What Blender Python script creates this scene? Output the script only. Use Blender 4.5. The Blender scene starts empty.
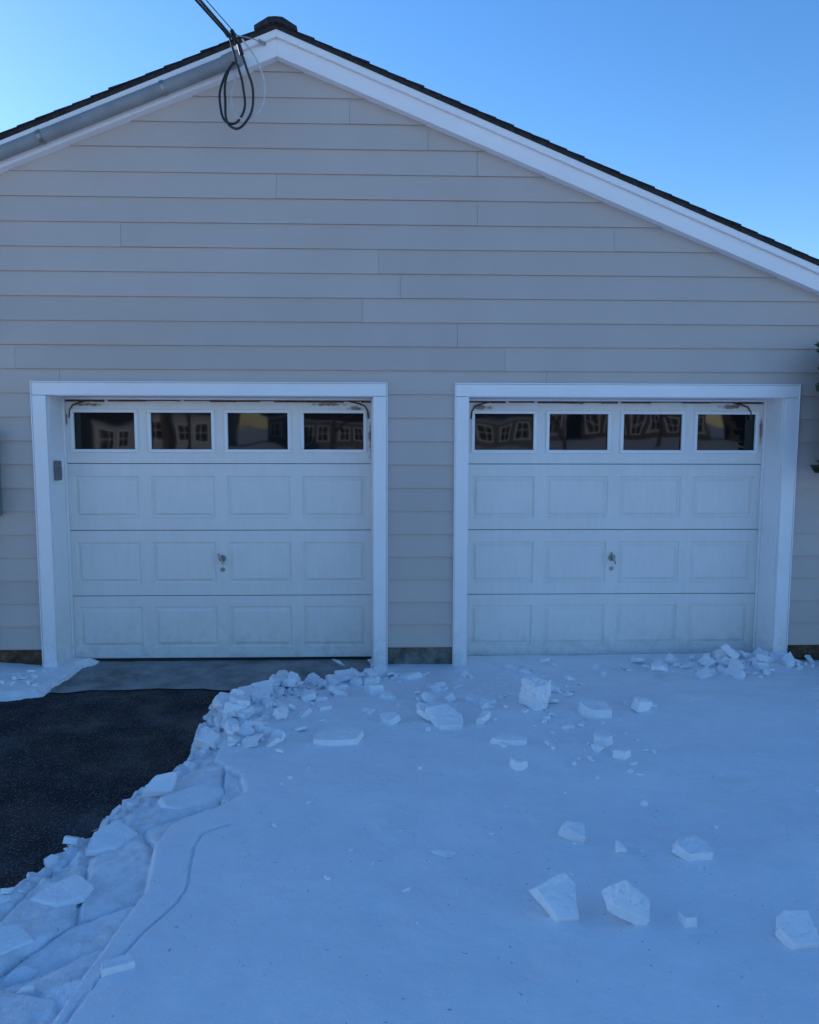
import bpy, bmesh, math, random
import numpy as np
from mathutils import Vector, Matrix, Euler
random.seed(7); rng=np.random.default_rng(11)
S=bpy.context.scene
# ------------------------------------------------------------ materials
def newmat(name):
    m=bpy.data.materials.new(name); m.use_nodes=True
    nt=m.node_tree; b=nt.nodes['Principled BSDF']
    return m,nt,b
def N(nt,t,**k):
    n=nt.nodes.new(t)
    for a,v in k.items(): setattr(n,a,v)
    return n
def coords(nt,scale=(1,1,1)):
    tc=N(nt,'ShaderNodeTexCoord')
    if scale==(1,1,1): return tc.outputs['Object']
    mp=N(nt,'ShaderNodeMapping'); mp.inputs['Scale'].default_value=scale
    nt.links.new(tc.outputs['Object'],mp.inputs['Vector']); return mp.outputs['Vector']
def noise(nt,vec,scale,detail=4,rough=.55):
    n=N(nt,'ShaderNodeTexNoise'); n.inputs['Scale'].default_value=scale
    n.inputs['Detail'].default_value=min(detail,4); n.inputs['Roughness'].default_value=rough
    nt.links.new(vec,n.inputs['Vector']); return n.outputs['Fac']
def ramp(nt,fac,stops):
    r=N(nt,'ShaderNodeValToRGB'); e=r.color_ramp.elements
    while len(e)<len(stops): e.new(.5)
    for i,(p,c) in enumerate(stops):
        e[i].position=p; e[i].color=(c if len(c)==4 else (*c,1))
    nt.links.new(fac,r.inputs['Fac']); return r.outputs['Color']
def mix(nt,fac,a,b,mode='MIX'):
    m=N(nt,'ShaderNodeMix',data_type='RGBA',blend_type=mode)
    for s,v in ((0,fac),(6,a),(7,b)):
        if hasattr(v,'is_linked'): nt.links.new(v,m.inputs[s])
        else: m.inputs[s].default_value=v if s==0 else (*v,1) if len(v)==3 else v
    return m.outputs[2]
def math_(nt,op,a,b=None,clamp=False):
    m=N(nt,'ShaderNodeMath',operation=op); m.use_clamp=clamp
    for s,v in ((0,a),(1,b)):
        if v is None: continue
        if hasattr(v,'is_linked'): nt.links.new(v,m.inputs[s])
        else: m.inputs[s].default_value=v
    return m.outputs[0]
def bump(nt,b,h,strength=.3,dist=.01):
    n=N(nt,'ShaderNodeBump'); n.inputs['Strength'].default_value=strength; n.inputs['Distance'].default_value=dist
    nt.links.new(h,n.inputs['Height']); nt.links.new(n.outputs['Normal'],b.inputs['Normal'])
def simple(name,c1,c2,scale=8,rough=.6,bs=.2,bd=.004,bscale=60,stretch=(1,1,1),metal=0):
    m,nt,b=newmat(name); v=coords(nt,stretch)
    nt.links.new(ramp(nt,noise(nt,v,scale,3),[(.3,c1),(.7,c2)]),b.inputs['Base Color'])
    b.inputs['Roughness'].default_value=rough; b.inputs['Metallic'].default_value=metal
    bump(nt,b,noise(nt,v,bscale,2),bs,bd); return m

m_sid,nt,b=newmat('siding_paint'); v=coords(nt)
base=ramp(nt,noise(nt,v,1.3,4),[(.3,(.485,.425,.39)),(.72,(.535,.47,.435))])
vs=coords(nt,(1.5,1,22))
base=mix(nt,.13,base,ramp(nt,noise(nt,vs,4,4,.7),[(.3,(.36,.32,.30)),(.7,(.56,.50,.46))]))
geo=N(nt,'ShaderNodeNewGeometry')
rnd=geo.outputs['Random Per Island']
base=mix(nt,1.0,base,ramp(nt,rnd,[(0,(.955,.955,.955)),(1,(1.03,1.03,1.03))]),'MULTIPLY')
nt.links.new(base,b.inputs['Base Color']); b.inputs['Roughness'].default_value=.6
bump(nt,b,noise(nt,coords(nt,(2.5,1,14)),9,4,.75),.35,.004)
m_trim,nt,b=newmat('white_trim_paint'); v=coords(nt)
c=ramp(nt,noise(nt,v,2.5,4,.6),[(.3,(.80,.79,.80)),(.7,(.86,.85,.86))])
sep=N(nt,'ShaderNodeSeparateXYZ'); nt.links.new(v,sep.inputs[0])
low=math_(nt,'MULTIPLY',ramp(nt,sep.outputs['Z'],[(.0,(1,1,1)),(.45,(0,0,0))]),ramp(nt,noise(nt,v,14,4,.7),[(.42,(0,0,0)),(.62,(1,1,1))]))
c=mix(nt,math_(nt,'MULTIPLY',low,.4),c,(.42,.41,.38))
nt.links.new(c,b.inputs['Base Color']); b.inputs['Roughness'].default_value=.42
bump(nt,b,noise(nt,coords(nt,(3,3,1)),30,3),.12,.003)
def door_mat(name,spots):
    m,nt,b=newmat(name); v=coords(nt)
    c=ramp(nt,noise(nt,v,1.7,4,.6),[(.3,(.76,.73,.705)),(.7,(.81,.78,.755))])
    c=mix(nt,.14,c,ramp(nt,noise(nt,coords(nt,(5,1,1)),5,4,.7),[(.35,(.60,.57,.53)),(.6,(.81,.79,.77))]))
    sp=N(nt,'ShaderNodeSeparateXYZ'); nt.links.new(v,sp.inputs[0])
    g=math_(nt,'MULTIPLY',ramp(nt,sp.outputs['Z'],[(0,(1,1,1)),(.4,(0,0,0))]),ramp(nt,noise(nt,v,11,4,.75),[(.47,(0,0,0)),(.66,(1,1,1))]))
    c=mix(nt,math_(nt,'MULTIPLY',g,.35),c,(.35,.33,.31))
    top=math_(nt,'MULTIPLY',math_(nt,'MULTIPLY',math_(nt,'SUBTRACT',sp.outputs['Z'],2.035),12,True),ramp(nt,noise(nt,coords(nt,(1.5,1,4)),3,4,.7),[(.42,(0,0,0)),(.66,(1,1,1))]))
    c=mix(nt,math_(nt,'MULTIPLY',top,.6),c,(.50,.40,.26))
    n1=noise(nt,v,16,4,.7); tot=None
    for (x,z,rx,rz) in spots:
        dx=math_(nt,'DIVIDE',math_(nt,'SUBTRACT',sp.outputs['X'],x),rx); dz=math_(nt,'DIVIDE',math_(nt,'SUBTRACT',sp.outputs['Z'],z),rz)
        d=math_(nt,'SQRT',math_(nt,'ADD',math_(nt,'MULTIPLY',dx,dx),math_(nt,'MULTIPLY',dz,dz)))
        f=math_(nt,'SUBTRACT',math_(nt,'ADD',math_(nt,'MULTIPLY',n1,2.2),-.2),d,True)
        tot=f if tot is None else math_(nt,'MAXIMUM',tot,f)
    rc=ramp(nt,noise(nt,v,60,3),[(.35,(.09,.035,.014)),(.65,(.28,.14,.06))])
    c=mix(nt,ramp(nt,tot,[(.08,(0,0,0)),(.6,(.85,.85,.85))]),c,rc)
    nt.links.new(c,b.inputs['Base Color']); b.inputs['Roughness'].default_value=.40
    bump(nt,b,noise(nt,coords(nt,(1,1,5)),45,4,.7),.16,.003)
    return m
m_glass,nt,b=newmat('window_glass'); b.inputs['Base Color'].default_value=(.008,.008,.009,1)
b.inputs['Roughness'].default_value=.025; b.inputs['IOR'].default_value=1.50
bump(nt,b,noise(nt,coords(nt),2.2,1),.20,.010)
m_rust_shade=simple('rust_and_gap_shade',(.04,.02,.012),(.16,.08,.04),30,.8,.5,.003)  # also colours the dark header strip that imitates gap shade
m_metal=simple('worn_metal',(.25,.24,.22),(.45,.43,.40),30,.35,.2,.001,metal=.9)
m_shingle=simple('roof_shingles',(.014,.014,.016),(.04,.038,.04),25,.9,.8,.006,140)
m_found,nt,b=newmat('foundation_concrete'); v=coords(nt)
c=ramp(nt,noise(nt,v,9,4,.7),[(.3,(.05,.045,.037)),(.5,(.15,.145,.125)),(.7,(.25,.24,.21))])
nt.links.new(c,b.inputs['Base Color']); b.inputs['Roughness'].default_value=.85; bump(nt,b,noise(nt,v,35,4,.7),.8,.01)
m_foundb,nt,b=newmat('foundation_brick'); v=coords(nt)
c=ramp(nt,noise(nt,v,12,4,.7),[(.3,(.03,.02,.016)),(.55,(.11,.062,.035)),(.7,(.19,.125,.08))])
nt.links.new(c,b.inputs['Base Color']); b.inputs['Roughness'].default_value=.9; bump(nt,b,noise(nt,v,30,4,.7),.8,.012)
m_conduit=simple('grey_pvc',(.20,.21,.22),(.27,.28,.29),6,.5,.1,.002)
m_black=simple('black_rubber',(.010,.010,.012),(.022,.022,.025),30,.45,.1,.001)
m_wirew=simple('grey_wire',(.42,.43,.45),(.55,.56,.58),30,.45,.1,.001)
m_box=simple('grey_painted_metal',(.15,.17,.17),(.21,.23,.23),12,.5,.1,.001)
m_key=simple('keypad_plastic',(.12,.125,.13),(.17,.175,.18),12,.45,.1,.001)
def snow_mat(name,dirt=True):
    m,nt,b=newmat(name); v=coords(nt)
    c=ramp(nt,noise(nt,v,2.6,4,.65),[(.3,(.84,.835,.87)),(.7,(.94,.925,.94))])
    if dirt:
        f=ramp(nt,noise(nt,v,48,1,.6),[(.755,(0,0,0)),(.775,(1,1,1))])
        c=mix(nt,math_(nt,'MULTIPLY',f,.6),c,(.28,.25,.21))
        ve=N(nt,'ShaderNodeVertexColor',layer_name='dirt')
        gr=math_(nt,'MULTIPLY',ve.outputs['Color'],ramp(nt,noise(nt,v,13,4,.78),[(.40,(0,0,0)),(.66,(1,1,1))]),True)
        c=mix(nt,math_(nt,'MULTIPLY',gr,.5),c,(.42,.40,.38))
    nt.links.new(c,b.inputs['Base Color'])
    b.inputs['Roughness'].default_value=.42 if dirt else .32; b.inputs['IOR'].default_value=1.33
    h=math_(nt,'ADD',noise(nt,v,15,4,.68),math_(nt,'MULTIPLY',noise(nt,v,150,1,.6),.22))
    if dirt: h=math_(nt,'ADD',h,math_(nt,'MULTIPLY',noise(nt,v,4.5,1,.5),2.2))
    bump(nt,b,h,.6,.014); return m
m_snow=snow_mat('snow_crust'); m_chunk=snow_mat('snow_block',False)
m_asp,nt,b=newmat('wet_asphalt'); v=coords(nt)
c=ramp(nt,noise(nt,v,110,2,.7),[(.35,(.005,.005,.006)),(.56,(.018,.018,.021)),(.66,(.16,.16,.17))])
ice=ramp(nt,noise(nt,v,2.3,4,.62),[(.52,(0,0,0)),(.68,(1,1,1))])
c=mix(nt,math_(nt,'MULTIPLY',ice,.20),c,(.20,.205,.23))
nt.links.new(c,b.inputs['Base Color'])
nt.links.new(ramp(nt,noise(nt,v,3.1,3),[(.35,(.45,.45,.45)),(.65,(.85,.85,.85))]),b.inputs['Roughness'])
b.inputs['Specular IOR Level'].default_value=.2
bump(nt,b,noise(nt,v,110,2,.7),.9,.010)
m_conc,nt,b=newmat('damp_concrete'); v=coords(nt)
c=ramp(nt,noise(nt,v,2.6,4,.68),[(.38,(.09,.092,.095)),(.48,(.21,.21,.21)),(.66,(.38,.375,.365))])
c=mix(nt,.35,c,ramp(nt,noise(nt,v,60,3,.7),[(.3,(.06,.06,.06)),(.7,(.36,.36,.35))]))
nt.links.new(c,b.inputs['Base Color']); b.inputs['Roughness'].default_value=.6
bump(nt,b,noise(nt,v,70,3,.7),.5,.005)
m_ground=simple('frozen_soil',(.05,.045,.035),(.12,.10,.08),3,.9)
# ------------------------------------------------------------ helpers
def link(o,parent=None):
    S.collection.objects.link(o)
    if parent: o.parent=parent
    return o
def empty(name,parent=None,loc=(0,0,0)):
    o=bpy.data.objects.new(name,None); o.location=loc; return link(o,parent)
def mesh(name,verts,faces,mats,parent=None,fm=None,smooth=False,recalc=False):
    me=bpy.data.meshes.new(name); me.from_pydata([tuple(map(float,q)) for q in verts],[],faces)
    for mm in (mats if isinstance(mats,list) else [mats]): me.materials.append(mm)
    if fm: me.polygons.foreach_set('material_index',fm)
    if recalc:
        bm=bmesh.new(); bm.from_mesh(me); bmesh.ops.recalc_face_normals(bm,faces=bm.faces); bm.to_mesh(me); bm.free()
    if smooth: me.polygons.foreach_set('use_smooth',[True]*len(me.polygons))
    me.update(); return link(bpy.data.objects.new(name,me),parent)
class Acc:
    def __init__(s): s.v=[];s.f=[];s.m=[]
    def add(s,v,f,m=0):
        n=len(s.v); s.v+=list(v); s.f+=[tuple(i+n for i in q) for q in f]; s.m+=[m]*len(f)
    def box(s,x0,x1,y0,y1,z0,z1,m=0):
        s.add([(x0,y0,z0),(x1,y0,z0),(x1,y1,z0),(x0,y1,z0),(x0,y0,z1),(x1,y0,z1),(x1,y1,z1),(x0,y1,z1)],
              [(0,1,5,4),(1,2,6,5),(2,3,7,6),(3,0,4,7),(4,5,6,7),(3,2,1,0)],m)
    def prism(s,pts,y0,y1,m=0):
        n=len(pts); v=[(x,y0,z) for x,z in pts]+[(x,y1,z) for x,z in pts]
        f=[tuple(range(n)),tuple(range(2*n-1,n-1,-1))]+[(i,i+n,(i+1)%n+n,(i+1)%n) for i in range(n)]
        s.add(v,f,m)
    def cyl(s,p0,p1,r0,r1=None,n=12,m=0):
        r1=r0 if r1 is None else r1
        p0=Vector(p0);p1=Vector(p1);d=(p1-p0).normalized(); a=d.orthogonal().normalized(); c=d.cross(a)
        v=[];
        for p,r in((p0,r0),(p1,r1)):
            for i in range(n):
                t=2*math.pi*i/n; v.append(tuple(p+a*math.cos(t)*r+c*math.sin(t)*r))
        s.add(v,[(i,(i+1)%n,(i+1)%n+n,i+n) for i in range(n)]+[tuple(range(n-1,-1,-1)),tuple(range(n,2*n))],m)
    def obj(s,name,mats,parent=None,smooth=False,bevel=0):
        o=mesh(name,s.v,s.f,mats,parent,s.m,smooth,True)
        if bevel:
            b=o.modifiers.new('b','BEVEL'); b.width=bevel; b.segments=2; b.limit_method='ANGLE'
        return o
# ------------------------------------------------------------ garage building
G=empty('garage_building')
XA,ZA,MS=-.7546,4.746,.40
def zr(x): return ZA-MS*abs(x-XA)
WL,WR=-5.85,4.34; DEPTH=9.0
CL,CR=-1.295,1.875; HO=1.2215; HH=2.125; TW=.100; R=.29
fb=.17
w=Acc()
for x0,x1 in ((WL,CL-HO-.02),(CL+HO+.02,CR-HO-.02),(CR+HO+.02,WR)): w.box(x0,x1,.004,.33,fb,HH+.02)
w.prism([(WL,HH+.02),(WR,HH+.02),(WR,zr(WR)-.06),(XA,ZA-.06),(WL,zr(WL)-.06)],.004,.33)
w.box(WL,WL+.2,.33,DEPTH-.2,fb,zr(WL)-.06); w.box(WR-.2,WR,.33,DEPTH-.2,fb,zr(WR)-.06)
w.prism([(WL,fb),(WR,fb),(WR,zr(WR)-.06),(XA,ZA-.06),(WL,zr(WL)-.06)],DEPTH-.2,DEPTH)
w.obj('walls',m_sid,G)
f=Acc()
f.box(WL+.02,CL-HO-.02,.012,.33,-.3,fb,1); f.box(CL+HO+.02,CR-HO-.02,.012,.33,-.3,fb,0); f.box(CR+HO+.02,WR-.02,.012,.33,-.3,fb,1)
f.box(WL+.02,WL+.2,.33,DEPTH-.02,-.3,fb,0); f.box(WR-.2,WR-.02,.33,DEPTH-.02,-.3,fb,0); f.box(WL+.2,WR-.2,DEPTH-.2,DEPTH-.02,-.3,fb,0)
f.obj('foundation',[m_found,m_foundb],G)
fl=Acc(); fl.box(WL+.2,WR-.2,.33,DEPTH-.2,-.1,.0); fl.obj('floor_slab',m_conc,G)
sd=Acc(); s=.1779; z0=.3618-s; k=0
openings=[(CL-HO-.03,CL+HO+.03),(CR-HO-.03,CR+HO+.03)]
while z0+s*k<ZA-.1:
    a=z0+s*k; b_=min(a+s,ZA-.09); k+=1
    def lim(z,sg):
        h=(ZA-.08-z)/MS
        return max(WL,XA-h) if sg<0 else min(WR,XA+h)
    top=HH+.05
    def piece(xa0,xa1,xb0,xb1,za,zb):
        fr0=(za-a)/s; fr1=(zb-a)/s
        y0=-.0225+.017*fr0; y1=-.0225+.017*fr1
        cuts=[]; x=xa0-random.uniform(0,3.6)
        while x<xa1:
            x+=3.66
            if xa0+.25<x<xa1-.25 and max(xa0,xb0)<x<min(xa1,xb1): cuts.append(x)
        L=[(xa0,xb0)]
        for cx in cuts: L+= [(cx-.0009,cx-.0009),(cx+.0009,cx+.0009)]
        L.append((xa1,xb1))
        for i in range(0,len(L),2):
            (p0,q0),(p1,q1)=L[i],L[i+1]
            j=random.uniform(-.0015,.001); t=random.uniform(-.0015,.0015)
            sd.add([(p0,y0+j,za+t),(p1,y0+j,za-t*.5),(q1,y1,zb),(q0,y1,zb),(p0,.003,za+t),(p1,.003,za-t*.5)],
                   [(0,1,2,3),(4,5,1,0),(0,3,4),(1,5,2)])
    if a>=top: piece(lim(a,-1),lim(a,1),lim(b_,-1),lim(b_,1),a,b_)
    else:
        zb=min(b_,top)
        e=[WL]+[q for o in openings for q in o]+[WR]
        for i in range(0,len(e),2): piece(e[i],e[i+1],e[i],e[i+1],a,zb)
        if b_>top: piece(WL,WR,WL,WR,top,b_)
sd.obj('lap_siding',m_sid,G)
def slope_strip(acc,dz0,dz1,y0,y1,xl,xr,m=0,trim=0):
    acc.prism([(xl,zr(xl)-dz1),(XA,ZA-dz1),(XA,ZA-dz0),(xl,zr(xl)-dz0)],y0,y1,m)
    acc.prism([(XA,ZA-dz1),(xr,zr(xr)-dz1),(xr,zr(xr)-dz0),(XA,ZA-dz0)],y0,y1,m)
EL,ER=WL-.35,WR+.35
r=Acc(); slope_strip(r,.018,.05,-.135,DEPTH+.13,EL,ER)
L=math.hypot(1,MS); cs=1/L; sn=MS/L
for sg in (-1,1):
    total=(ER-XA if sg>0 else XA-EL)*L; n=int(total/.14)
    for i in range(n+1):
        s0=i*.14; s1=s0+.15; jy=random.uniform(-.006,.006)
        def P(sv,h): return (XA+sg*(sv*cs+h*sn), ZA-.018-sv*sn+h*cs)
        pts=[P(s0,0),P(s1,0),P(s1,.009+random.uniform(-.002,.003)),P(s0,.003)]
        if sg<0: pts=pts[::-1]
        r.prism(pts,-.150+jy,DEPTH+.14)
for i in range(int(9.3/.2)):
    y=-.165+i*.2
    for sg in (-1,1):
        pts=[(XA,ZA-.012),(XA+sg*.15,ZA-.012-.15*MS),(XA+sg*.15,ZA+.014-.15*MS),(XA+sg*.05,ZA+.014),(XA,ZA+.018)]
        if sg<0: pts=pts[::-1]
        r.prism(pts,y,y+.198)
r.obj('shingle_roof',m_shingle,G)
t=Acc(); slope_strip(t,.050,.100,-.128,-.0,EL,ER); t.obj('rake_moulding',m_trim,G,bevel=.003)
t=Acc(); slope_strip(t,.100,.220,-.098,-.0,EL,ER); t.obj('rake_board',m_trim,G,bevel=.003)
t=Acc(); slope_strip(t,.06,.12,.0,.003,EL,ER)
t.box(EL-.02,EL+.0,-.1,DEPTH+.1,zr(EL)-.22,zr(EL)-.06); t.box(ER,ER+.02,-.1,DEPTH+.1,zr(ER)-.22,zr(ER)-.06)
t.obj('fascia',m_trim,G)
for i,c in enumerate((CL,CR)):
    t=Acc(); o=HO+TW
    t.box(c-o,c-HO,-.034,.002,0,HH-.003); t.box(c+HO,c+o,-.034,.002,0,HH-.003)
    t.box(c-o,c+o,-.034,.002,HH,HH+TW-.008)
    t.box(c-o-.009,c-o-.0015,-.040,.002,0,HH+TW-.008); t.box(c+o+.0015,c+o+.009,-.040,.002,0,HH+TW-.008)
    t.box(c-o-.009,c+o+.009,-.044,.002,HH+TW-.0065,HH+TW+.003)
    t.obj('door_casing',m_trim,G,bevel=.002)
    t=Acc()
    t.box(c-HO-.022,c-HO+.004,.004,R+.02,-.05,HH-.001); t.box(c+HO-.004,c+HO+.022,.004,R+.02,-.05,HH-.001)
    t.box(c-HO-.022,c+HO+.022,.004,R+.02,HH-.004,HH+.018)
    t.box(c-HO+.005,c-HO+.02,R-.03,R-.004,-.02,HH-.006); t.box(c+HO-.02,c+HO-.005,R-.03,R-.004,-.02,HH-.006)
    t.box(c-HO+.021,c+HO-.021,R-.03,R-.004,HH-.022,HH-.006)
    t.obj('door_jamb',m_trim,G,bevel=.0015)
def rect(cx,cz,w,h,y): return [(cx-w/2,y,cz-h/2),(cx+w/2,y,cz-h/2),(cx+w/2,y,cz+h/2),(cx-w/2,y,cz+h/2)]
def ring(acc,a,b,m=0):
    acc.add(a+b,[(0,1,5,4),(1,2,6,5),(2,3,7,6),(3,0,4,7)],m)
def garage_door(c,spots,sag):
    D=empty('garage_door',G)
    mat=door_mat('door_paint',spots)
    secs=[.015,.533,1.066,1.60,HH+.01]; hw=HO+.0
    p=Acc()
    for si in range(4):
        za,zb=secs[si]+.003,secs[si+1]-.003; y=R+random.uniform(-.0015,.0015)
        x0=c-hw; cw=2*hw/4
        zm=(za+zb)/2
        for j in range(4):
            pc=c+(j-1.5)*.602
            cell=[(x0+cw*j,y,za),(x0+cw*(j+1),y,za),(x0+cw*(j+1),y,zb),(x0+cw*j,y,zb)]
            if si<3:
                zc=zm; pw,ph=.505,.335
                a=rect(pc,zc,pw,ph,y); ring(p,cell,a)
                b1=rect(pc,zc,pw-.014,ph-.014,y+.012); ring(p,a,b1)
                b2=rect(pc,zc,pw-.036,ph-.036,y+.012); ring(p,b1,b2)
                b3=rect(pc,zc,pw-.080,ph-.080,y-.001); ring(p,b2,b3)
                p.add(b3,[(0,1,2,3)])
            else:
                zc=1.862
                a=rect(pc,zc,.49,.31,y); ring(p,cell,a)
                b1=rect(pc,zc,.49,.31,y+.03); ring(p,a,b1)
        p.add([(x0,y,za),(x0+2*hw,y,za),(x0+2*hw,y+.03,za),(x0,y+.03,za)],[(3,2,1,0)])
        p.add([(x0,y,zb),(x0+2*hw,y,zb),(x0+2*hw,y+.03,zb),(x0,y+.03,zb)],[(0,1,2,3)])
    o=mesh('panels',p.v,p.f,mat,D)
    k=Acc(); k.box(c-hw-.02,c+hw+.02,R+.034,R+.06,.0,HH+.02); k.obj('door_backing',m_black,D)
    k=Acc(); k.box(c-hw+.005,c+hw-.005,R-.004,R+.03,.0,.014); k.obj('bottom_seal',m_black,D)
    # dark strip as gap shade under header; perished weatherstrip hanging loose at corners
    k=Acc(); rd=random.Random(int(c*100)); xx=c-hw+.025
    while xx<c+hw-.05:
        l=rd.uniform(.08,.3); x2=min(xx+l,c+hw-.025)
        k.box(xx,x2,R-.012,R-.003,HH-.029-rd.uniform(0,.012),HH-.0235); xx=x2+rd.choice([0.002,.002,.03])
    for sx in sag:
        e=c+sx; d=-1 if sx>0 else 1
        pts=[(e,1.96),(e+d*.005,2.02),(e+d*.03,2.06),(e+d*.09,2.082),(e+d*.16,2.098)]
        for (xa,za),(xb,zb) in zip(pts[:-1],pts[1:]): k.cyl((xa,R-.014,za),(xb,R-.012,zb),.006,.006,6)
    k.obj('gap_shade_and_weatherstrip',m_rust_shade,D)
    fr=Acc(); gl=Acc()
    for j in range(4):
        pc=c+(j-1.5)*.602; zc=1.858; W_,H_=.525,.34; t_=.026; y0=R-.014;y1=R+.012
        fr.box(pc-W_/2,pc+W_/2,y0,y1,zc-H_/2,zc-H_/2+t_); fr.box(pc-W_/2,pc+W_/2,y0,y1,zc+H_/2-t_,zc+H_/2)
        fr.box(pc-W_/2,pc-W_/2+t_,y0,y1,zc-H_/2+t_+.0005,zc+H_/2-t_-.0005); fr.box(pc+W_/2-t_,pc+W_/2,y0,y1,zc-H_/2+t_+.0005,zc+H_/2-t_-.0005)
        tx=random.uniform(-.0015,.0015);tz=random.uniform(-.001,.001)
        gl.add([(pc-.24,R+.016-tx-tz,zc-.152),(pc+.24,R+.016+tx-tz,zc-.152),(pc+.24,R+.016+tx+tz,zc+.152),(pc-.24,R+.016-tx+tz,zc+.152)],[(0,1,2,3)])
    fr.obj('window_frames',m_trim,D,bevel=.004); gl.obj('window_glass',m_glass,D)
    h=Acc(); zc=.835
    h.cyl((c,R,zc),(c,R-.012,zc),.03,.026,16); h.cyl((c,R-.01,zc),(c,R-.045,zc),.010,.009,10)
    h.cyl((c-.022,R-.05,zc+.05),(c+.018,R-.05,zc-.045),.009,.007,10)
    h.cyl((c,R,zc-.09),(c,R-.008,zc-.09),.019,.017,14); h.cyl((c,R-.006,zc-.09),(c,R-.012,zc-.09),.009,.009,10)
    h.obj('door_handle',m_metal,D,smooth=False)
    return D
garage_door(CL,[(CL-1.0,2.065,.17,.022),(CL+.85,2.072,.22,.020),(CL+1.195,1.82,.022,.18),(CL+1.08,2.04,.09,.035),(CL-.55,2.1,.14,.012),(CL-1.2,1.95,.015,.08)],[-1.17,1.18])
garage_door(CR,[(CR-1.08,2.055,.13,.028),(CR+.95,2.065,.16,.025),(CR+1.19,1.88,.018,.14),(CR-.35,2.09,.14,.012),(CR+.3,2.1,.12,.010)],[-1.17,1.10])
k=Acc(); xk=CL-HO+.004; k.box(xk,xk+.035,.05,.12,1.48,1.63); k.box(xk+.0355,xk+.041,.057,.113,1.50,1.585)
k.cyl((xk+.03,.085,1.605),(xk+.04,.085,1.605),.009,.008,10); k.obj('door_keypad',m_key,G,bevel=.006)
M=empty('electric_meter')
k=Acc(); k.box(-3.22,-2.873,-.15,-.024,1.22,1.86); k.obj('meter_box',m_box,M,bevel=.01)
k=Acc(); k.cyl((-3.04,-.15,1.62),(-3.04,-.25,1.62),.085,.08,24); k.obj('meter_dial',m_glass,M)
k=Acc(); k.cyl((-3.04,-.07,1.86),(-3.04,-.07,3.5),.03,.03,14); k.cyl((-3.04,-.07,.0),(-3.04,-.07,1.22),.03,.03,14); k.obj('riser_pipe',m_conduit,M)
C=empty('electrical_conduit')
k=Acc(); k.cyl((-4.6,-.15,3.068),(-1.10,-.15,4.452),.046,.046,20); k.obj('conduit_pipe',m_conduit,C,smooth=False)
k=Acc()
for x in (-3.6,-2.42,-1.55):
    z=4.452+(x+1.10)*.3954
    k.cyl((x-.012,-.15,z-.005),(x+.012,-.15,z+.005),.051,.051,20)
k.obj('pipe_straps',m_metal,C)
k=Acc(); k.cyl((-1.12,-.15,4.444),(-1.03,-.17,4.47),.052,.058,18); k.cyl((-1.03,-.17,4.47),(-.995,-.22,4.445),.058,.035,18); k.obj('weatherhead',m_conduit,C)
def curve(name,pts,r,mat,parent,res=14,cyc=False):
    cu=bpy.data.curves.new(name,'CURVE'); cu.dimensions='3D'; cu.bevel_depth=r; cu.bevel_resolution=3; cu.resolution_u=res
    sp=cu.splines.new('BEZIER'); sp.bezier_points.add(len(pts)-1)
    for p,q in zip(sp.bezier_points,pts): p.co=q; p.handle_left_type=p.handle_right_type='AUTO'
    cu.materials.append(mat); return link(bpy.data.objects.new(name,cu),parent)
K=empty('overhead_power_cable')
curve('loop_1',[(-1.04,-.20,4.44),(-1.10,-.27,4.30),(-1.125,-.31,4.12),(-1.05,-.34,3.97),(-.965,-.35,4.03),(-.955,-.36,4.2),(-1.0,-.38,4.38),(-1.03,-.42,4.50)],.0085,m_black,K)
curve('loop_2',[(-1.02,-.20,4.45),(-1.07,-.29,4.33),(-1.085,-.33,4.15),(-1.02,-.37,3.93),(-.93,-.38,3.98),(-.885,-.38,4.15),(-.93,-.38,4.33),(-.98,-.40,4.47)],.0085,m_black,K)
curve('loop_3',[(-1.01,-.20,4.46),(-1.02,-.28,4.30),(-1.04,-.33,4.12),(-.98,-.36,4.0),(-.87,-.36,4.03),(-.81,-.35,4.18),(-.85,-.37,4.36),(-.95,-.40,4.50)],.006,m_wirew,K)
pole=Vector((-8.2,-24,7.6))
def span(name,a,off,r,mat,sagv):
    a=Vector(a); b_=pole+Vector(off); pts=[]
    for i in range(17):
        t=i/16; t=t*t
        p=a.lerp(b_,t); p.z-=sagv*4*t*(1-t); pts.append(p)
    curve(name,pts,r,mat,K,6)
span('drop_1',(-1.03,-.42,4.50),(0,0,0),.0085,m_black,.45)
span('drop_2',(-.98,-.40,4.47),(.05,0,.1),.0085,m_black,.38)
span('messenger',(-.985,-.38,4.53),(.0,0,.0),.004,m_metal,.42)
curve('hook_wire',[(-.985,-.38,4.53),(-.90,-.25,4.57),(-.86,-.12,4.60)],.004,m_metal,K)
q=Acc()
for a,b_ in (((-1.035,-.43,4.505),(-1.07,-.53,4.53)),((-.985,-.41,4.475),(-1.0,-.50,4.505)),((-.955,-.40,4.40),(-.975,-.40,4.47))): q.cyl(a,b_,.016,.014,10)
q.obj('splice_connectors',m_black,K)
q=Acc(); q.cyl((-.84,-.10,4.605),(-.87,-.16,4.60),.012,.012,8); q.obj('cable_hook',m_metal,K)
q=Acc(); q.cyl((pole.x,pole.y-.15,0),(pole.x,pole.y-.15,8.6),.16,.12,14); q.box(pole.x-1,pole.x+1,pole.y-.1,pole.y,7.9,8.02)
q.obj('utility_pole',simple('pole_wood',(.10,.07,.05),(.18,.13,.09),8,.9,stretch=(6,6,1)))
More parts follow.
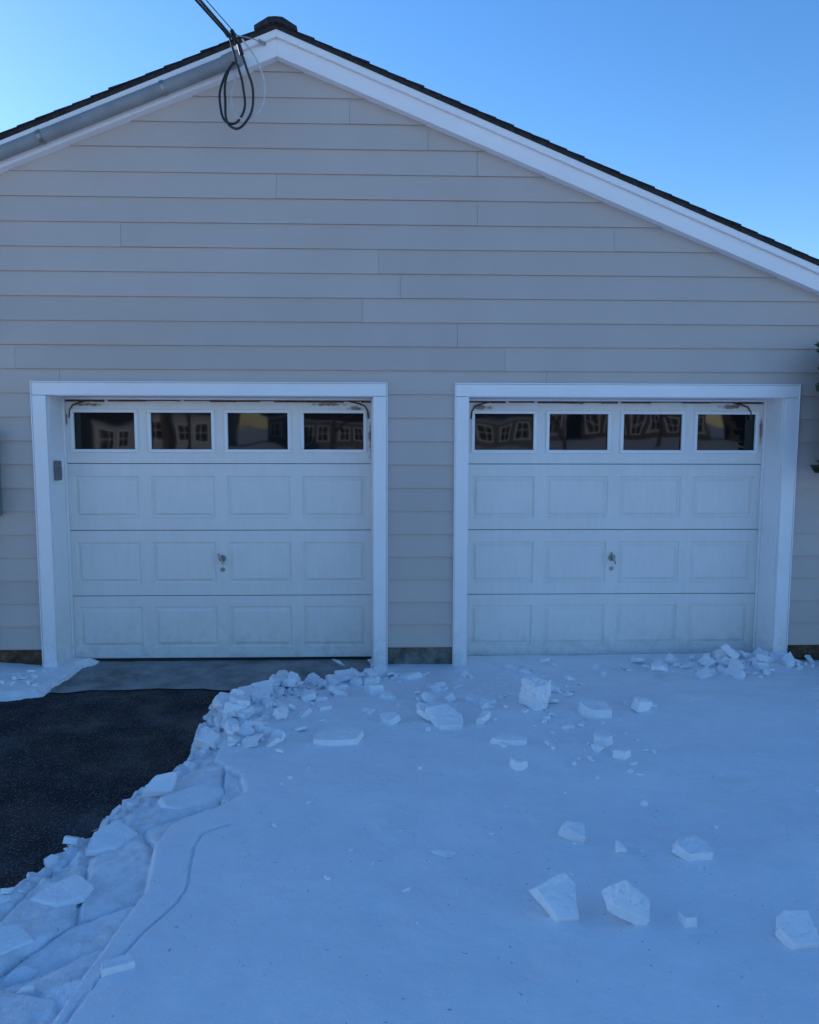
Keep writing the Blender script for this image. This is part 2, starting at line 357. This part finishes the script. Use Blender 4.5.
# ------------------------------------------------------------ noise + snow field
T=[rng.random((256,256)) for _ in range(8)]
def vn(x,y,i=0):
    xi=np.floor(x).astype(int); yi=np.floor(y).astype(int); fx=x-xi; fy=y-yi
    fx=fx*fx*fx*(fx*(fx*6-15)+10); fy=fy*fy*fy*(fy*(fy*6-15)+10); t=T[i%8]
    a=t[xi&255,yi&255]; b=t[(xi+1)&255,yi&255]; c=t[xi&255,(yi+1)&255]; d=t[(xi+1)&255,(yi+1)&255]
    return (a*(1-fx)+b*fx)*(1-fy)+(c*(1-fx)+d*fx)*fy
def fbm(x,y,sc,o=4,i=0):
    r=0;a=.5;
    for k in range(o): r=r+a*vn(x*sc+31.7*k,y*sc+17.3*k,i+k); sc*=2.03; a*=.5
    return r/(1-.5**o)-.5
def sstep(t): t=np.clip(t,0,1); return t*t*(3-2*t)
def polyd(x,y,P):
    d=np.full(x.shape,1e9); ins=np.zeros(x.shape,bool); n=len(P)
    for i in range(n):
        ax,ay=P[i]; bx,by=P[(i+1)%n]; ex,ey=bx-ax,by-ay
        t=np.clip(((x-ax)*ex+(y-ay)*ey)/(ex*ex+ey*ey),0,1)
        d=np.minimum(d,np.hypot(x-ax-t*ex,y-ay-t*ey))
        c=((ay>y)!=(by>y)); ins^= c&(x<(bx-ax)*(y-ay)/((by-ay) if by!=ay else 1e-9)+ax)
    return np.where(ins,-d,d)
LANE=[(-.10,.4),(-.10,-.06),(-.61,-.39),(-1.13,-.80),(-1.12,-1.3),(-1.08,-1.89),(-1.20,-2.14),(-1.38,-2.74),(-1.52,-2.98),(-1.62,-3.4),(-1.75,-4.5),(-2,-8),(-2,-15),(-3.9,-15),(-3.5,-3),(-3.1,-1.2),(-2.78,-.75),(-2.40,-.60),(-2.36,-.05),(-2.36,.4)]
STREET=[(-600,-14),(600,-14),(600,-21),(-600,-21)]
HOUSE=[(WL+.1,.285),(WR-.1,.285),(WR-.1,DEPTH-.1),(WL+.1,DEPTH-.1)]
SHELF=[(-.10,.6),(-.05,-.25),(-.45,-.75),(-.82,-1.15),(-.92,-1.75),(-.90,-2.05),(-.74,-2.22),(-.68,-2.42),(-.78,-2.60),(-.93,-2.76),(-.96,-2.95),(-.92,-3.25),(-.94,-3.6),(-1.0,-4.0),(-1.12,-4.6),(-1.4,-8),(-1.5,-15),(-5,-15),(-5,.6)]
NS=90
seeds=np.column_stack([rng.uniform(-2.6,.4,NS),rng.uniform(-5.2,0,NS)])
srnd=rng.random(NS); stx=rng.normal(0,1,NS); sty=rng.normal(0,1,NS)
prints=[(rng.uniform(-.3,3.0),rng.uniform(-3.7,-.8),rng.uniform(0,3.14)) for _ in range(16)]
def snow(x,y):
    d0=polyd(x,y,LANE)
    d=d0+fbm(x,y,4,5,1)*.22*np.where(np.abs(y)<.15,.4,1)
    d2=np.minimum(polyd(x,y,STREET)+fbm(x,y,1,4,2)*.5,polyd(x,y,HOUSE))
    H=.035+.105*sstep(-y/1.5)+.025*fbm(x,y,.8,3,3)+.020*fbm(x,y,3.0,3,5)*sstep(-y/.5)
    H=H+.06*np.exp(-((x-2.85)/.35)**2-((y+.08)/.16)**2)
    H=np.where((x<-2.0),.04+.10*sstep((-2.4-x)/1.5),H)+.10*sstep((x-3.4)/2)+.08*sstep((-y-12)/8)
    for (qx,qy,qa) in prints:   # shallow old depressions in the crust
        u=(x-qx)*math.cos(qa)+(y-qy)*math.sin(qa); v_=-(x-qx)*math.sin(qa)+(y-qy)*math.cos(qa)
        H=H-.009*np.exp(-np.minimum((u/.13)**2+(v_/.06)**2,40))
    wx=x+fbm(x,y,3,2,4)*.06; wy=y+fbm(x,y,3,2,6)*.06
    near=(d>-.1)&(d<1.2)&(x>-2.2)&(x<.6)&(y>-5.5)
    f1=np.full(x.shape,1.);f2=np.full(x.shape,2.);idx=np.zeros(x.shape,int)
    if near.any():
        px,py=wx[near],wy[near]
        D=np.hypot(px[:,None]-seeds[None,:,0],(py[:,None]-seeds[None,:,1])*.75)
        o=np.argpartition(D,1,axis=1)[:,:2]; r=np.arange(len(px)); a,b=D[r,o[:,0]],D[r,o[:,1]]
        sw=a>b; i0=np.where(sw,o[:,1],o[:,0]); f1[near]=np.minimum(a,b); f2[near]=np.maximum(a,b); idx[near]=i0
    ds=polyd(x,y,SHELF)+fbm(x,y,2.2,2,7)*.04+fbm(x,y,18,2,2)*.006
    inb=near*(1-sstep(ds/.024+.5))
    gap=f2-f1
    plate=(.15+.85*srnd[idx])+ (stx[idx]*(x-seeds[idx,0])+sty[idx]*(y-seeds[idx,1]))*.7
    crack=1-.26*np.exp(-(gap/.014)**2)
    tprof=np.clip(d/(d-ds+1e-6),0,1)*(ds<0)+(ds>=0)
    rgh=sstep((.26-d)/.2)*.8+.25+.5*sstep((y+1.7)/.4)
    band=(.50+.48*tprof)*(.68+.32*plate)*crack+(.42*fbm(x,y,9,4,2)+.28*fbm(x,y,30,3,3))*rgh
    band=np.clip(band,.05,1.0)
    h=H*(inb*band+(1-inb))
    h-=near*(y<-1.3)*.012*np.exp(-((ds-.0)/.009)**2)
    e=np.abs(ds-(.09+.09*np.sin(y*1.9+.6)+.012*np.sin(y*9))); h-=near*(y<-2.75)*(y>-5)*.012*np.exp(-(e/.007)**2)
    h*=sstep(np.minimum(d/.05,d2/.06)) 
    h+= (1-inb)*(.005*fbm(x,y,11,4,1)+.012*np.maximum(fbm(x,y,6,3,4)-.12,0))
    dd=np.minimum(d,d2)
    return np.where(dd<=0,-.02,np.maximum(h,.001)),dd,inb
def axis(f0,f1,st,lim):
    c=list(np.arange(f0,f1+1e-6,st)); g=st; x=c[-1]
    up=[];
    while x<lim: g=min(g*1.18,30); x+=g; up.append(x)
    g=st;x=c[0];dn=[]
    while x>-lim: g=min(g*1.18,30); x-=g; dn.append(x)
    return np.array(dn[::-1]+c+up)
xs=axis(-1.95,.4,.0095,500); xs=xs[xs<=.4]
c=list(np.arange(.42,3.6,.02)); g=.02; xx_=c[-1]
while xx_<500: g=min(g*1.18,30); xx_+=g; c.append(xx_)
lo=xs[xs>=-1.951]; cl=list(np.arange(-2.9,-1.96,.018)); g=.018; xx_=cl[0]; dn=[]
while xx_>-500: g=min(g*1.18,30); xx_-=g; dn.append(xx_)
xs=np.concatenate([dn[::-1],cl,lo,c]); ys=axis(-4.25,.3,.0125,500)
X,Y=np.meshgrid(xs,ys); x=X.ravel(); y=Y.ravel()
z,dd,inb=snow(x,y)
nx,ny=len(xs),len(ys)
I=np.arange(nx*ny).reshape(ny,nx)
q=np.stack([I[:-1,:-1],I[:-1,1:],I[1:,1:],I[1:,:-1]],-1).reshape(-1,4)
q=q[(dd[q]>0).any(1)]
used=np.unique(q); rm=np.full(nx*ny,-1); rm[used]=np.arange(len(used)); q=rm[q]
me=bpy.data.meshes.new('snow'); me.vertices.add(len(used)); me.vertices.foreach_set('co',np.column_stack([x,y,z])[used].ravel())
me.loops.add(q.size); me.loops.foreach_set('vertex_index',q.ravel().astype(np.int32))
me.polygons.add(len(q)); me.polygons.foreach_set('loop_start',np.arange(0,q.size,4,dtype=np.int32)); me.polygons.foreach_set('loop_total',np.full(len(q),4,dtype=np.int32))
me.update(calc_edges=True); me.polygons.foreach_set('use_smooth',np.ones(len(q),bool)); me.materials.append(m_snow)
va=me.color_attributes.new('dirt','FLOAT_COLOR','POINT')
dv=np.clip(inb*.6+.6*np.exp(-np.clip(dd,0,9)/.12)*(np.abs(x)<5)*(y>-6),0,1)[used]
va.data.foreach_set('color',np.column_stack([dv,dv,dv,np.ones(len(dv))]).ravel())
link(bpy.data.objects.new('snow',me))
# ------------------------------------------------------------ chunks
def hgt(px,py): return float(snow(np.array([px]),np.array([py]))[0][0])
CV=[];CF=[];
from mathutils import noise as mn
def chunk(px,py,w,dp,h,rot=0,tilt=(0,0),kind='slab',sink=.25,z=None,sides=None,fine=True,lift=0):
    bm=bmesh.new(); pts=[]
    if kind=='slab':
        n=sides or random.choice([4,4,5,5,6]); a0=random.random()*6.28
        for i in range(n):
            a=a0+2*math.pi*(i+random.uniform(-.30,.30))/n; r_=random.uniform(.80,1.18)
            xx,yy=math.cos(a)*w/2*r_,math.sin(a)*dp/2*r_
            k=random.uniform(.84,1.02); 
            pts+=[(xx,yy,-h/2*random.uniform(.85,1)),(xx*k+random.uniform(-.04,.04)*w,yy*k,h/2*random.uniform(.75,1.08))]
    else:
        for i in range(random.randint(7,10)):
            v=Vector([random.gauss(0,1) for _ in range(3)]).normalized(); v*=random.uniform(.8,1.15)
            pts.append((v.x*w/2,v.y*dp/2,v.z*h/2))
    for p in pts: bm.verts.new(p)
    res=bmesh.ops.convex_hull(bm,input=bm.verts)
    bmesh.ops.delete(bm,geom=[g for g in res['geom_interior'] if isinstance(g,bmesh.types.BMVert)],context='VERTS')
    bmesh.ops.dissolve_limit(bm,angle_limit=.14,verts=bm.verts,edges=bm.edges)
    sz=min(w,dp,h)
    try: bmesh.ops.bevel(bm,geom=list(bm.edges),offset=min(sz*.05,.004),segments=2 if fine else 1,affect='EDGES',profile=.5,clamp_overlap=True)
    except Exception: pass
    if fine:
        bmesh.ops.triangulate(bm,faces=bm.faces)
        mx=max(w,dp,h)/13
        for _ in range(4):
            ed=[e for e in bm.edges if e.calc_length()>mx]
            if not ed: break
            bmesh.ops.subdivide_edges(bm,edges=ed,cuts=1); bmesh.ops.triangulate(bm,faces=[f for f in bm.faces if len(f.verts)>3])
        bm.normal_update()
        off=Vector((random.random()*50,random.random()*50,0))
        for v in bm.verts:
            v.co+=v.normal*(mn.noise(v.co*14+off)*.08*sz+mn.noise(v.co*40+off)*.06*sz+mn.noise(v.co*100+off)*.03*sz)
    Rm=Euler((tilt[0],tilt[1],rot)).to_matrix()
    vs=[Rm@v.co for v in bm.verts]; zmin=min(v.z for v in vs); hh=max(v.z for v in vs)-zmin
    zz=(hgt(px,py) if z is None else z)-zmin-sink*hh+lift
    n0=len(CV); bm.verts.index_update()
    CV.extend([(v.x+px,v.y+py,v.z+zz) for v in vs]); CF.extend([tuple(v.index+n0 for v in f.verts) for f in bm.faces]); bm.free()
big=[
(.96,-1.27,.25,.16,.17,.05,(.12,.02),'slab',.05,4),
(.38,-1.55,.27,.19,.055,-.35,(.35,.15),'slab',.2,5),
(-.25,-1.80,.29,.17,.045,.1,(.12,-.05),'slab',.2,6),
(1.30,-1.43,.21,.15,.07,0,(.15,0),'slab',.15,6),
(1.61,-1.35,.15,.12,.075,.3,(.1,.2),'slab',.15,5),
(.70,-1.87,.19,.10,.04,-.1,(.2,0),'slab',.2,5),
(.705,-2.18,.12,.09,.05,0,(0,.1),'slab',.2,5),
(1.18,-2.00,.12,.10,.07,0,(0,0),'rock',.2,None),(1.27,-2.08,.10,.09,.06,1,(0,0),'slab',.2,None),(1.10,-2.12,.07,.07,.05,2,(0,0),'rock',.2,None),(1.23,-1.88,.13,.10,.06,.3,(.1,0),'slab',.2,None),
(.81,-2.93,.12,.10,.06,-.4,(.35,.3),'slab',.15,4),(.99,-3.03,.065,.09,.10,.5,(.1,.1),'rock',.15,None),
(1.27,-3.06,.18,.14,.045,.1,(.25,.1),'slab',.25,6),(.25,-3.02,.17,.08,.03,-.2,(.1,0),'rock',.5,None),
(.635,-3.44,.21,.18,.05,.2,(.66,-.05),'slab',.12,5),
(.875,-3.47,.22,.19,.05,.5,(.55,.35),'slab',.15,5),
(1.075,-3.52,.075,.06,.045,0,(0,0),'slab',.2,None),
(1.42,-3.62,.16,.15,.055,.4,(.5,-.2),'slab',.15,5),
(.087,-3.27,.045,.03,.05,0,(.2,0),'rock',.2,None),(1.21,-2.63,.04,.03,.035,0,(0,0),'rock',.2,None),(-.47,-2.3,.045,.03,.03,0,(0,0),'rock',.2,None),
(-1.09,-2.30,.20,.15,.05,.6,(.5,-.2),'slab',.1,4),
(-.93,-2.42,.32,.26,.025,.3,(.06,-.05),'slab',.3,6),(-1.20,-2.78,.24,.18,.03,.8,(.12,-.10),'slab',.35,5),(-1.22,-3.20,.22,.17,.028,.1,(.10,-.14),'slab',.35,6),(-1.30,-3.50,.20,.15,.03,1.1,(.10,-.08),'slab',.35,5),
(-.98,-3.80,.18,.15,.05,.2,(.1,-.1),'slab',.3,6),(-1.19,-3.66,.12,.10,.07,0,(0,0),'rock',.25,None),(-1.12,-3.76,.10,.09,.06,1,(0,0),'rock',.25,None),
(-.86,-3.70,.11,.09,.04,0,(.2,.1),'slab',.3,None)]
for c in big: chunk(*c[:5],rot=c[5],tilt=c[6],kind=c[7],sink=c[8],sides=c[9])
def scatter(n,fx,smin,smax,pw=2.2,flat=(.2,.55),lift=0):
    for _ in range(n):
        px,py=fx(); s_=smin+(smax-smin)*random.random()**pw
        chunk(px,py,s_*random.uniform(.8,1.4),s_*random.uniform(.7,1.2),s_*random.uniform(*flat),rot=random.random()*6,tilt=(random.gauss(0,.28),random.gauss(0,.28)),
              kind=random.choice(['slab','rock','slab','slab']),sink=random.uniform(.1,.4),fine=s_>.07,lift=random.random()*lift)
def band():
    t=random.random(); P=[(-.12,-.20),(-.61,-.45),(-1.05,-.85),(-1.02,-1.3),(-1.0,-1.8)]
    i=min(int(t*4),3); u=t*4-i; a,b=P[i],P[i+1]
    w_=abs(random.gauss(0,.26))
    return a[0]+(b[0]-a[0])*u+w_*.8, a[1]+(b[1]-a[1])*u-w_*.35+random.uniform(-.06,.06)
scatter(230,band,.025,.17,2.2)
scatter(60,band,.03,.12,1.5,lift=.05)
scatter(220,band,.010,.04,1.5)
scatter(60,lambda:(random.uniform(-.85,.45),random.gauss(-1.0,.33)),.02,.16)
scatter(130,lambda:(random.gauss(.95,.45),random.gauss(-.95,.45)),.010,.10)
scatter(60,lambda:(random.gauss(1.2,.25),random.gauss(-1.75,.3)),.008,.06)
scatter(150,lambda:(random.gauss(2.72,.32),min(-.03,random.gauss(-.15,.13))),.02,.15,1.9,lift=.02)
scatter(60,lambda:(random.uniform(.1,3),random.uniform(-.5,-.06)),.008,.05)
scatter(60,lambda:(random.uniform(-.5,2.6),random.uniform(-3.6,-1.6)),.006,.028,1.8)
scatter(150,lambda:(lambda y_:(-1.24-(-y_-2.1)*.32+abs(random.gauss(0,.13)),y_))(random.uniform(-4,-1.9)),.008,.07,2.5)
scatter(24,lambda:(random.uniform(-2.8,-2.35),random.uniform(-.5,-.1)),.015,.07)
o=mesh('snow_chunks',CV,CF,m_chunk)
# ------------------------------------------------------------ ground sheets
a=Acc(); a.add([(-600,-600,-.05),(600,-600,-.05),(600,600,-.05),(-600,600,-.05)],[(0,1,2,3)]); a.obj('ground',m_ground)
a=Acc(); a.add([(-4.1,-14.2,-.012),(3.6,-14.2,-.012),(3.6,.0,-.012),(-4.1,.0,-.012)],[(0,1,2,3)]); a.obj('driveway',m_asp)
a=Acc(); a.add([(-600,-21,-.016),(600,-21,-.016),(600,-14,-.016),(-600,-14,-.016)],[(0,1,2,3)]); a.obj('street',m_asp)
n=90; av=[];af=[]
for i in range(n+1):
    xx=-2.62+i*(5.9/n); e=-.47+.04*math.sin(xx*3)+.05*mn.noise(Vector((xx*4,0,0)))+random.uniform(-.012,.012)
    av+=[(xx,e,-.006),(xx,.33,-.006)]
for i in range(n): af.append((2*i,2*i+2,2*i+3,2*i+1))
mesh('concrete_apron',av,af,m_conc)
# ------------------------------------------------------------ surroundings seen in the window reflections
m_h1=simple('clapboard_white',(.42,.42,.42),(.52,.52,.52),2,.6); m_h2=simple('cedar_shingles',(.075,.062,.05),(.13,.105,.08),4,.8); m_h3=simple('clapboard_grey',(.13,.125,.12),(.20,.19,.18),3,.6)
def house(cx,cy,w,d,h,rise,mw):
    H=empty('neighbour_house'); a=Acc(); x0,x1=cx-w/2,cx+w/2
    a.box(x0,x1,cy-d,cy,0,h); a.obj('walls',mw,H)
    a=Acc(); ym=cy-d/2
    a.add([(x0-.4,cy+.4,h-.1),(x1+.4,cy+.4,h-.1),(x1+.4,ym,h+rise),(x0-.4,ym,h+rise),(x0-.4,cy-d-.4,h-.1),(x1+.4,cy-d-.4,h-.1)],[(0,1,2,3),(3,2,5,4),(0,3,4),(1,5,2),(0,4,5,1)]); a.obj('roof',m_shingle,H)
    g=Acc(); t=Acc(); n=max(3,int(w/1.7))
    for fl_ in range(int(h//2.6)):
        for i in range(n):
            wx=x0+w*(i+.5)/n; wz=.9+fl_*2.7
            t.box(wx-.6,wx+.6,cy+.002,cy+.06,wz-.1,wz+1.5); g.box(wx-.48,wx+.48,cy+.061,cy+.07,wz,wz+1.4)
            t.box(wx-.03,wx+.03,cy+.071,cy+.09,wz,wz+1.4); t.box(wx-.48,wx+.48,cy+.0715,cy+.088,wz+.67,wz+.73)
    t.box(x0-.05,x1+.05,cy+.01,cy+.05,h-.35,h-.02); t.obj('window_trim',m_trim,H); g.obj('window_panes',m_glass,H)
house(-19,-62,12,9,3.0,2.6,m_h1); house(-4,-70,12,9,3.2,2.4,m_h3); house(10,-64,11,8,3.0,2.3,m_h3); house(24,-66,12,9,3.1,2.5,m_h2); house(38,-62,10,8,5.6,2.3,m_h2); house(-34,-66,11,8,5.4,2.4,m_h3)
m_bark=simple('tree_bark',(.05,.038,.03),(.10,.08,.065),6,.9,stretch=(4,4,1))
def tree(px,py,hh,seed):
    rd=random.Random(seed); a=Acc()
    def br(p,d,l,r,k):
        q=p
        for i in range(3):
            d2=(d+Vector([rd.gauss(0,.12) for _ in range(3)])).normalized(); n_=q+d2*l/3
            a.cyl(q,n_,r*(1-.2*i),r*(1-.2*(i+1)),5 if k<3 else 3); q=n_; d=d2
            if k<5 and i>0 or (k<5 and k>0):
                e=(d2+Vector([rd.gauss(0,.6) for _ in range(3)])+Vector((0,0,.15))).normalized(); 
                if k<5: br(q,e,l*.68,r*.5,k+1)
    br(Vector((px,py,-.1)),Vector((0,0,1)),hh*.35,hh*.018,0)
    a.obj('bare_tree',m_bark)
tree(-13,-46,9,1); tree(-3,-40,8,4); tree(3,-50,10,2); tree(10,-38,8,5); tree(17,-44,9,3)
def leafmass(name,cx,cy,wx,wy,zb,zt_,n,sz,mat,taper=0,seed=3,trunk=.05):
    rd=np.random.default_rng(seed); 
    u=rd.random(n); zz=zb+(zt_-zb)*u; k=1-taper*u
    th=rd.random(n)*6.283; rr=np.sqrt(rd.random(n))*.55+.45
    lump=.8+.25*np.sin(th*3+zz*5)+.15*np.sin(th*7-zz*9)
    px=cx+np.cos(th)*rr*wx*k*lump; py=cy+np.sin(th)*rr*wy*k*lump
    V=[];F=[]
    for i in range(n):
        c=Vector((px[i],py[i],zz[i])); d=Vector(rd.normal(0,1,3)); d.z=abs(d.z)*.8; d.normalize(); s_=d.orthogonal().normalized(); l=sz*(.6+rd.random()); 
        V+=[c-s_*l*.22,c+d*l*.5-s_*l*.05+s_*l*.25,c+d*l,c+d*l*.5-s_*l*.28]; F.append((4*i,4*i+1,4*i+2,4*i+3))
    E=empty(name); mesh('foliage',V,F,mat,E)
    a=Acc(); a.cyl((cx,cy,-.05),(cx,cy,zt_*.9),trunk,.01,8)
    for i in range(24):
        z_=zb+(zt_-zb)*i/24; t_=i*2.4; a.cyl((cx,cy,z_),(cx+math.cos(t_)*wx*.7,cy+math.sin(t_)*wy*.7,z_+.12),.012,.004,5)
    a.obj('branches',m_bark,E)
m_leaf=simple('evergreen_leaf',(.018,.035,.014),(.05,.075,.03),9,.6)
leafmass('evergreen_shrub',3.60,-.36,.36,.30,1.55,2.5,5000,.075,m_leaf,.1)
# ------------------------------------------------------------ light
SE,AZ=23,-48
W=bpy.data.worlds.new("World"); S.world=W; W.use_nodes=True; nt=W.node_tree
bg=nt.nodes['Background']; sk=nt.nodes.new('ShaderNodeTexSky'); sk.sky_type='NISHITA'; sk.sun_disc=False
sk.sun_elevation=math.radians(SE); sk.sun_rotation=math.radians(AZ); sk.altitude=10; sk.air_density=1.0; sk.dust_density=.15; sk.ozone_density=3.5
hs=nt.nodes.new('ShaderNodeHueSaturation'); hs.inputs['Hue'].default_value=.505; hs.inputs['Saturation'].default_value=1.22; hs.inputs['Value'].default_value=1.5
nt.links.new(sk.outputs[0],hs.inputs['Color']); nt.links.new(hs.outputs[0],bg.inputs[0]); bg.inputs[1].default_value=.15
sl=bpy.data.lights.new('sun','SUN'); sl.energy=5; sl.angle=math.radians(.5); sl.color=(1,.93,.84)
so=link(bpy.data.objects.new('sun',sl)); sdv=Vector((math.sin(math.radians(AZ))*math.cos(math.radians(SE)),math.cos(math.radians(AZ))*math.cos(math.radians(SE)),math.sin(math.radians(SE))))
so.rotation_euler=(-sdv).to_track_quat('-Z','Y').to_euler(); so.location=(-20,30,20)
# ------------------------------------------------------------ camera
pit,yaw,roll=.1028,.0331,.0026
cy_,sy_=math.cos(yaw),math.sin(yaw)
F=Vector((sy_*math.cos(pit),cy_*math.cos(pit),-math.sin(pit))); Rv=Vector((cy_,-sy_,0)); U=Rv.cross(F)
R2=Rv*math.cos(roll)+U*math.sin(roll); U2=U*math.cos(roll)-Rv*math.sin(roll)
cam=bpy.data.cameras.new('camera'); cam.sensor_fit='HORIZONTAL'; cam.sensor_width=36; cam.lens=804.05/819*36; cam.clip_end=2000; cam.clip_start=.05
co=link(bpy.data.objects.new('camera',cam)); mw=Matrix((R2,U2,-F)).transposed().to_4x4(); mw.translation=Vector((0,-6.1715,1.8784)); co.matrix_world=mw
S.camera=co
S.view_settings.view_transform='Standard'; S.view_settings.look='None'; S.view_settings.exposure=0
print('chunks',len(CF),'snow',len(q))
